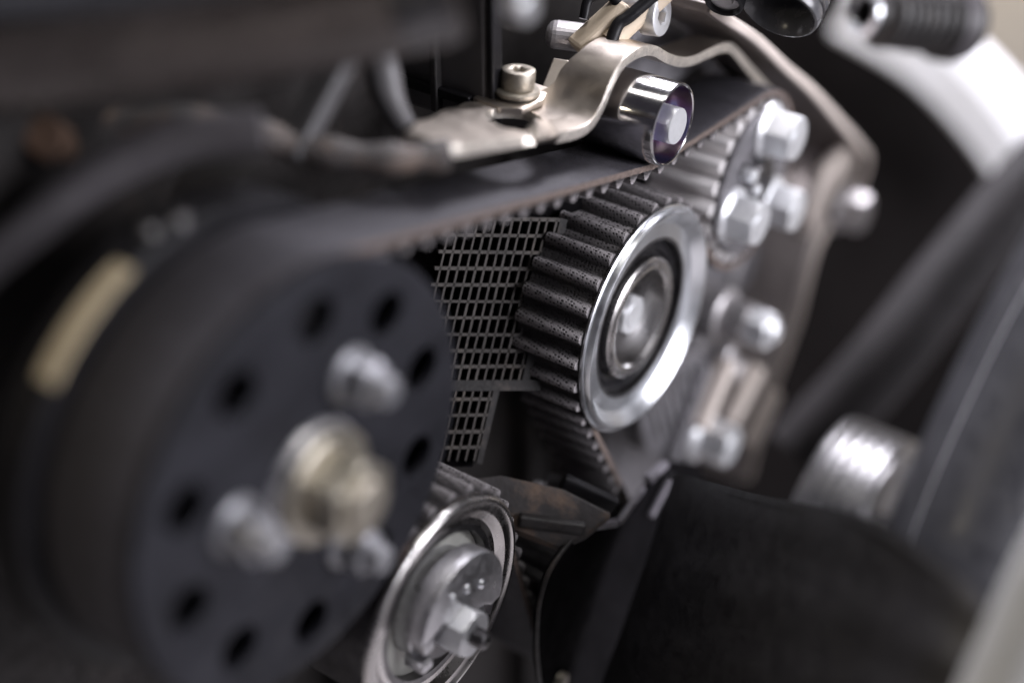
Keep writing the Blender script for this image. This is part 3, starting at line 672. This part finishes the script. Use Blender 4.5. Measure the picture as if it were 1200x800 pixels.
obj('upper_strip', ribbon([(y-190, z+60) for y, z in rail], -3.4, -14, 13, 70), 'guard_dark', gd, bevel=0.8)
obj('upper_edge', ribbon([(y-190, z+60) for y, z in rail], -3.2, 13.1, 15, 70), 'guard_light', gd, bevel=0.7)
rail2 = [(232, -78), (222, -84), (217, -96), (213.2, -111.5), (203, -128), (193.5, -142.9), (181.3, -175.7)]
obj('lower_strip', ribbon([(y-190, z+60) for y, z in rail2], -8.5, -14, 12, 50), 'guard_metal', gd, bevel=0.8)
obj('lower_edge', ribbon([(y-190, z+60) for y, z in rail2], -4.0, 12.1, 13.5, 50), 'guard_light', gd, bevel=0.6)
obj('tab', plate([(27, -20), (62, -6), (68, 0), (60, 12), (34, 10), (26, -6)], [], 6, 10, 0.8), 'guard_light', gd)
obj('lug', lathe([(2, 0), (2, 5.5), (12, 5.5), (13, 4.5), (13, 0)], 32, (-39, 68), closed=False), 'cast_aluminium', gd)
bolt('flange_bolt', 'single flanged bolt at the bend of the beige guard strip', (-5, 239, -73), 8.2, 9, 'cast_aluminium', 1.25, 3.0)

wp = thing('pump_flange', 'grey ribbed pump flange to the right of the idler', 'pump', (-10, 118, -98))
obj('ribbed_face', plate([(-31, 20), (-22, 30), (0, 24), (34, 0), (26, -20), (8, -29), (-20, -10)], [], -8, 0, 1.0), 'dark_cast', wp)
for k in range(6):
    obj('fin', bar((0.6, -26+k*7.0, 22-k*2.0), (0.6, -12+k*6.4, -8-k*3.4), 1.4, 2.2, up=(1, 0, 0)), 'sintered_grey', wp, bevel=0.4)
for (y0, z0, y1, z1) in ((143.5, -91.9, 123.9, -111.1), (172, -112, 150, -126), (192, -136, 174, -153)):
    obj('arm', bar((6, y0-118, z0+98), (6, y1-118, z1+98), 6.0, 7.0, up=(1, 0, 0)), 'guard_light', wp, bevel=1.6)
sp = thing('spacer_stud', 'stepped stud with a pale bolt head right of the idler', 'stud', (-12, 148, -77), axis=(1, 0, 0))
obj('barrel', lathe([(-12, 0), (-12, 10.5), (3, 10.5), (4, 9.5), (4, 7.6), (13, 7.6), (14, 7.0), (14, 0)], 48, closed=False), 'cast_aluminium', sp)
obj('bolt_head', hexhead(7.6, 7.5, 14.0, 0.3), 'zinc_bolt', sp)
obj('bolt_tip', lathe([(21.3, 4.6), (23.5, 4.2), (24.2, 3.2), (24.3, 0)], 32, closed=False), 'zinc_bolt', sp)
bolt('pump_bolt', 'pale hexagon bolt low on the pump flange beside the black cover', (-6, 130, -119), 8.2, 12, 'zinc_bolt', 1.25, 3.0)
for x_, y_, z_, r_ in ((4, 150, -96, 5.0), (6, 160, -108, 4.5), (3, 134, -106, 4.5), (8, 139, -131, 4.0)):
    obj('boss', lathe([(-4, r_*1.1), (4, r_), (4.8, r_*0.8), (4.8, 0)], 32, (y_-118, z_+98), closed=False), 'cast_aluminium', wp)
obj('shadow_lip', bar((2, 16, 8), (2, -14, -34), 8, 5, up=(1, 0, 0)), 'dark_cast', wp, bevel=1.4)

rv = thing('ribbed_pulley', 'shiny ribbed accessory pulley blurred at the lower right', 'pulley', (29.6, 171, -172.5))
pr = [(0, 30), (0, 42)]
for i in range(5): pr += [(2+i*4.6, 42.5), (3.4+i*4.6, 42.5), (4.6+i*4.6, 38.2), (5.4+i*4.6, 38.2)]
pr += [(25.5, 42.5), (27, 41.5), (27, 36), (22, 33), (22, 10)]
obj('grooved_rim', lathe(pr, 96, closed=False, smooth=20), 'pulley_steel', rv)
obj('hub', lathe([(20, 12), (28, 11), (29, 10), (29, 0)], 40, closed=False), 'dark_steel', rv)

# ------------------------------------------------------------------ far right: connector, hoses, wing panel
kc = thing('ribbed_connector', 'black ribbed connector with a round open mouth, top right', 'connector', (-4, 231, 12.5), axis=(0.52, 0.82, -0.24))
pf = [(0, 5.2), (-1.2, 6.4), (-0.4, 8.6), (1.2, 9.0), (5, 9.0), (6, 11.5)]
for i in range(6): pf += [(8+i*4.0, 12.6), (10.2+i*4.0, 12.6), (10.8+i*4.0, 11.4), (11.6+i*4.0, 11.4)]
pf += [(33, 13.6), (46, 14.2), (48, 13.2), (48, 0)]
obj('boot', lathe(pf, 64, closed=False, smooth=25), 'dusty_plastic', kc)
obj('mouth_ring', lathe([(-1.4, 6.2), (-2.0, 7.4), (-1.2, 8.6), (0.0, 8.8), (0.0, 5.6)], 64), 'bright_steel', kc)
obj('mouth_floor', lathe([(5, 6), (5, 0)], 32, closed=False), 'matte_black', kc)
obj('collar', lathe([(36, 14.2), (36, 15.0), (43, 15.2), (43, 14.2)], 64), 'grey_hose', kc)
tag(obj('coolant_hose', tube([(75, 360, -35), (52.8, 320, -70), (34, 271.5, -111.3), (22.3, 238, -140.8), (5, 205, -175)], 15, 28), 'dark_hose'), 'dark rubber hose running diagonally in the shadow at right', 'hose')
bp = thing('blue_grey_pipe', 'broad blue-grey pipe with a thin raised seam at the right edge', 'pipe', (100, 115, -60))
pa = [rel(p, (100, 115, -60)) for p in ((101, 271, -27.3), (99, 241, -60.5), (94, 204.5, -98.8), (92, 161.5, -147.4), (97, 124, -195.9), (104, 92, -239.4))]
obj('shell', tube(pa, 31, 56), 'blue_grey', bp)
sd = (-RIGHT*0.78+BACK*0.5+UP*0.36).normalized()
obj('seam', tube([p+sd*30.9 for p in pa], 0.3, 8), 'zinc_bolt', bp)
tag(obj('pale_hose', tube([(150, 14, 50), (147.5, -5, 30), (145, -21.8, 12), (144, -43, -12), (142, -65, -40)], 8.5, 28), 'pale_grey'), 'pale grey hose crossing the bottom right corner', 'hose')
wing = thing('wing_panel', 'white painted curved wing panel at the upper right corner', 'panel', (-20, 455, -110))
inner = [(-95, 432, -85), (-59, 437.7, -99), (-35.7, 443.2, -114.8), (-8.4, 443.4, -136.9), (13.4, 440, -160), (24, 436, -182)]
outer = [(-95, 466, -54), (-66, 468, -66), (-42, 471, -80), (-18, 473, -96), (4, 474, -114), (28, 470, -140)]
pin = catmull(inner, 6); pou = catmull(outer, 6); v = []; f = []
for a, b in zip(pin, pou):
    for q in range(9):
        t = q/8; p = a.lerp(b, t)+BACK*(9*math.sin(t*PI)); v.append(rel(p, (-20, 455, -110)))
for i in range(len(pin)-1):
    for q in range(8): f.append((i*9+q, i*9+q+1, (i+1)*9+q+1, (i+1)*9+q))
o = obj('skin', pydata('skin', v, f, 60), 'white_paint', wing)
so = o.modifiers.new('thick', 'SOLIDIFY'); so.thickness = 2*MM
obj('inner_flange', tube([rel(p, (-20, 455, -110)) for p in inner], 2.6, 12), 'white_paint', wing)
bx_ = thing('bay_shade_sheet', 'added black sheet standing for shade below the white wing panel', 'panel', (0, 440, -200))
lin = [(-244.8, 433.3, -42.2), (-102.5, 533.0, -42.2), (-72.5, 490.1, -116.9), (-44.5, 490.2, -139.7), (-17.0, 488.7, -164.1), (8.2, 486.1, -187.7), (76.3, 476.7, -254.5), (130.0, 400.0, -388.2), (-145.2, 207.4, -388.2)]
obj('sheet', slab([rel(p, (0, 440, -200)) for p in lin], -BACK*6), 'shade_brown', bx_, bevel=2)  # sheet added so the bay behind reads as deep shade

# ------------------------------------------------------------------ left top: intake pipe, strut, hoses
tp_ = thing('intake_pipe', 'thick dark intake pipe blurred across the top left', 'pipe', (-40, -60, 96))
obj('pipe', tube([rel(p, (-40, -60, 96)) for p in ((-110, -122, 87), (-74.2, -94.2, 90.1), (-52.4, -76.8, 92.6), (-25.5, -54.6, 96.5), (-8.3, -39.7, 99.8), (5, -27, 104))], 8.8, 36), 'hose_rubber', tp_)
obj('clamp', tube([rel(p, (-40, -60, 96)) for p in ((-4, -35, 101.6), (4.5, -28, 104.2))], 9.6, 36, 1), 'dark_steel', tp_)
obj('clamp_screw', lathe([(0, 0), (0, 3.4), (4.5, 3.4), (5.2, 2.6), (5.2, 0)], 28, closed=False), 'bright_steel', tp_, rel((10.0, -14.5, 99.0), (-40, -60, 96)))
tag(obj('vacuum_pipe', tube([(-90, -124, 110), (-62.4, -97.2, 111.8), (-43.3, -76.2, 111.9), (-17.5, -48.2, 114.9), (4, -24, 118)], 6.5, 28), 'blue_grey'), 'blue-grey pipe cut off by the top edge above the intake pipe', 'pipe')
tag(obj('support_strut', bar((-33.5, -9, 88), (-38, -36, 58), 8.5, 5.0), 'housing_grey', bevel=1.2), 'grey flat strut slanting below the intake pipe', 'strut')
tag(obj('cast_lug', tube([(-44, 2, 76), (-40, 0.5, 69), (-35.6, -2.3, 61.3), (-29.4, -3.8, 54.5)], lambda t: 3.0+1.6*math.sin(t*PI)**2, 20), 'housing_grey'), 'curved grey metal lug between strut and black housing', 'lug')
tag(obj('heater_hose', tube([(-75, -125, 30), (-66, -108, 49), (-58, -93, 60), (-50.5, -79, 68.4), (-40, -66, 73.5), (-27, -54, 75)], 4.8, 24), 'grey_hose'), 'grey-brown hose curving round behind the big sprocket, far left', 'hose')
tag(obj('wiring_loom', tube([(-100, -85, 60), (-75, -62, 66), (-52, -45, 66), (-36, -34, 60), (-20, -24, 57.5), (-10, -12, 56)], lambda t: 3.6+0.5*math.sin(t*40), 20), 'rusty_plate'), 'dusty brown wiring loom below the intake pipe', 'loom')
cb = thing('copper_fitting', 'small copper-brown fitting beside the far left hose', 'fitting', (-68, -77, 70), axis=(0.3, -0.6, 0.6))
obj('hex', hexhead(5.0, 5.0), 'copper_brown', cb)
obj('neck', lathe([(-6, 0), (-6, 3), (0.2, 3), (0.2, 0)], 24, closed=False), 'copper_brown', cb)
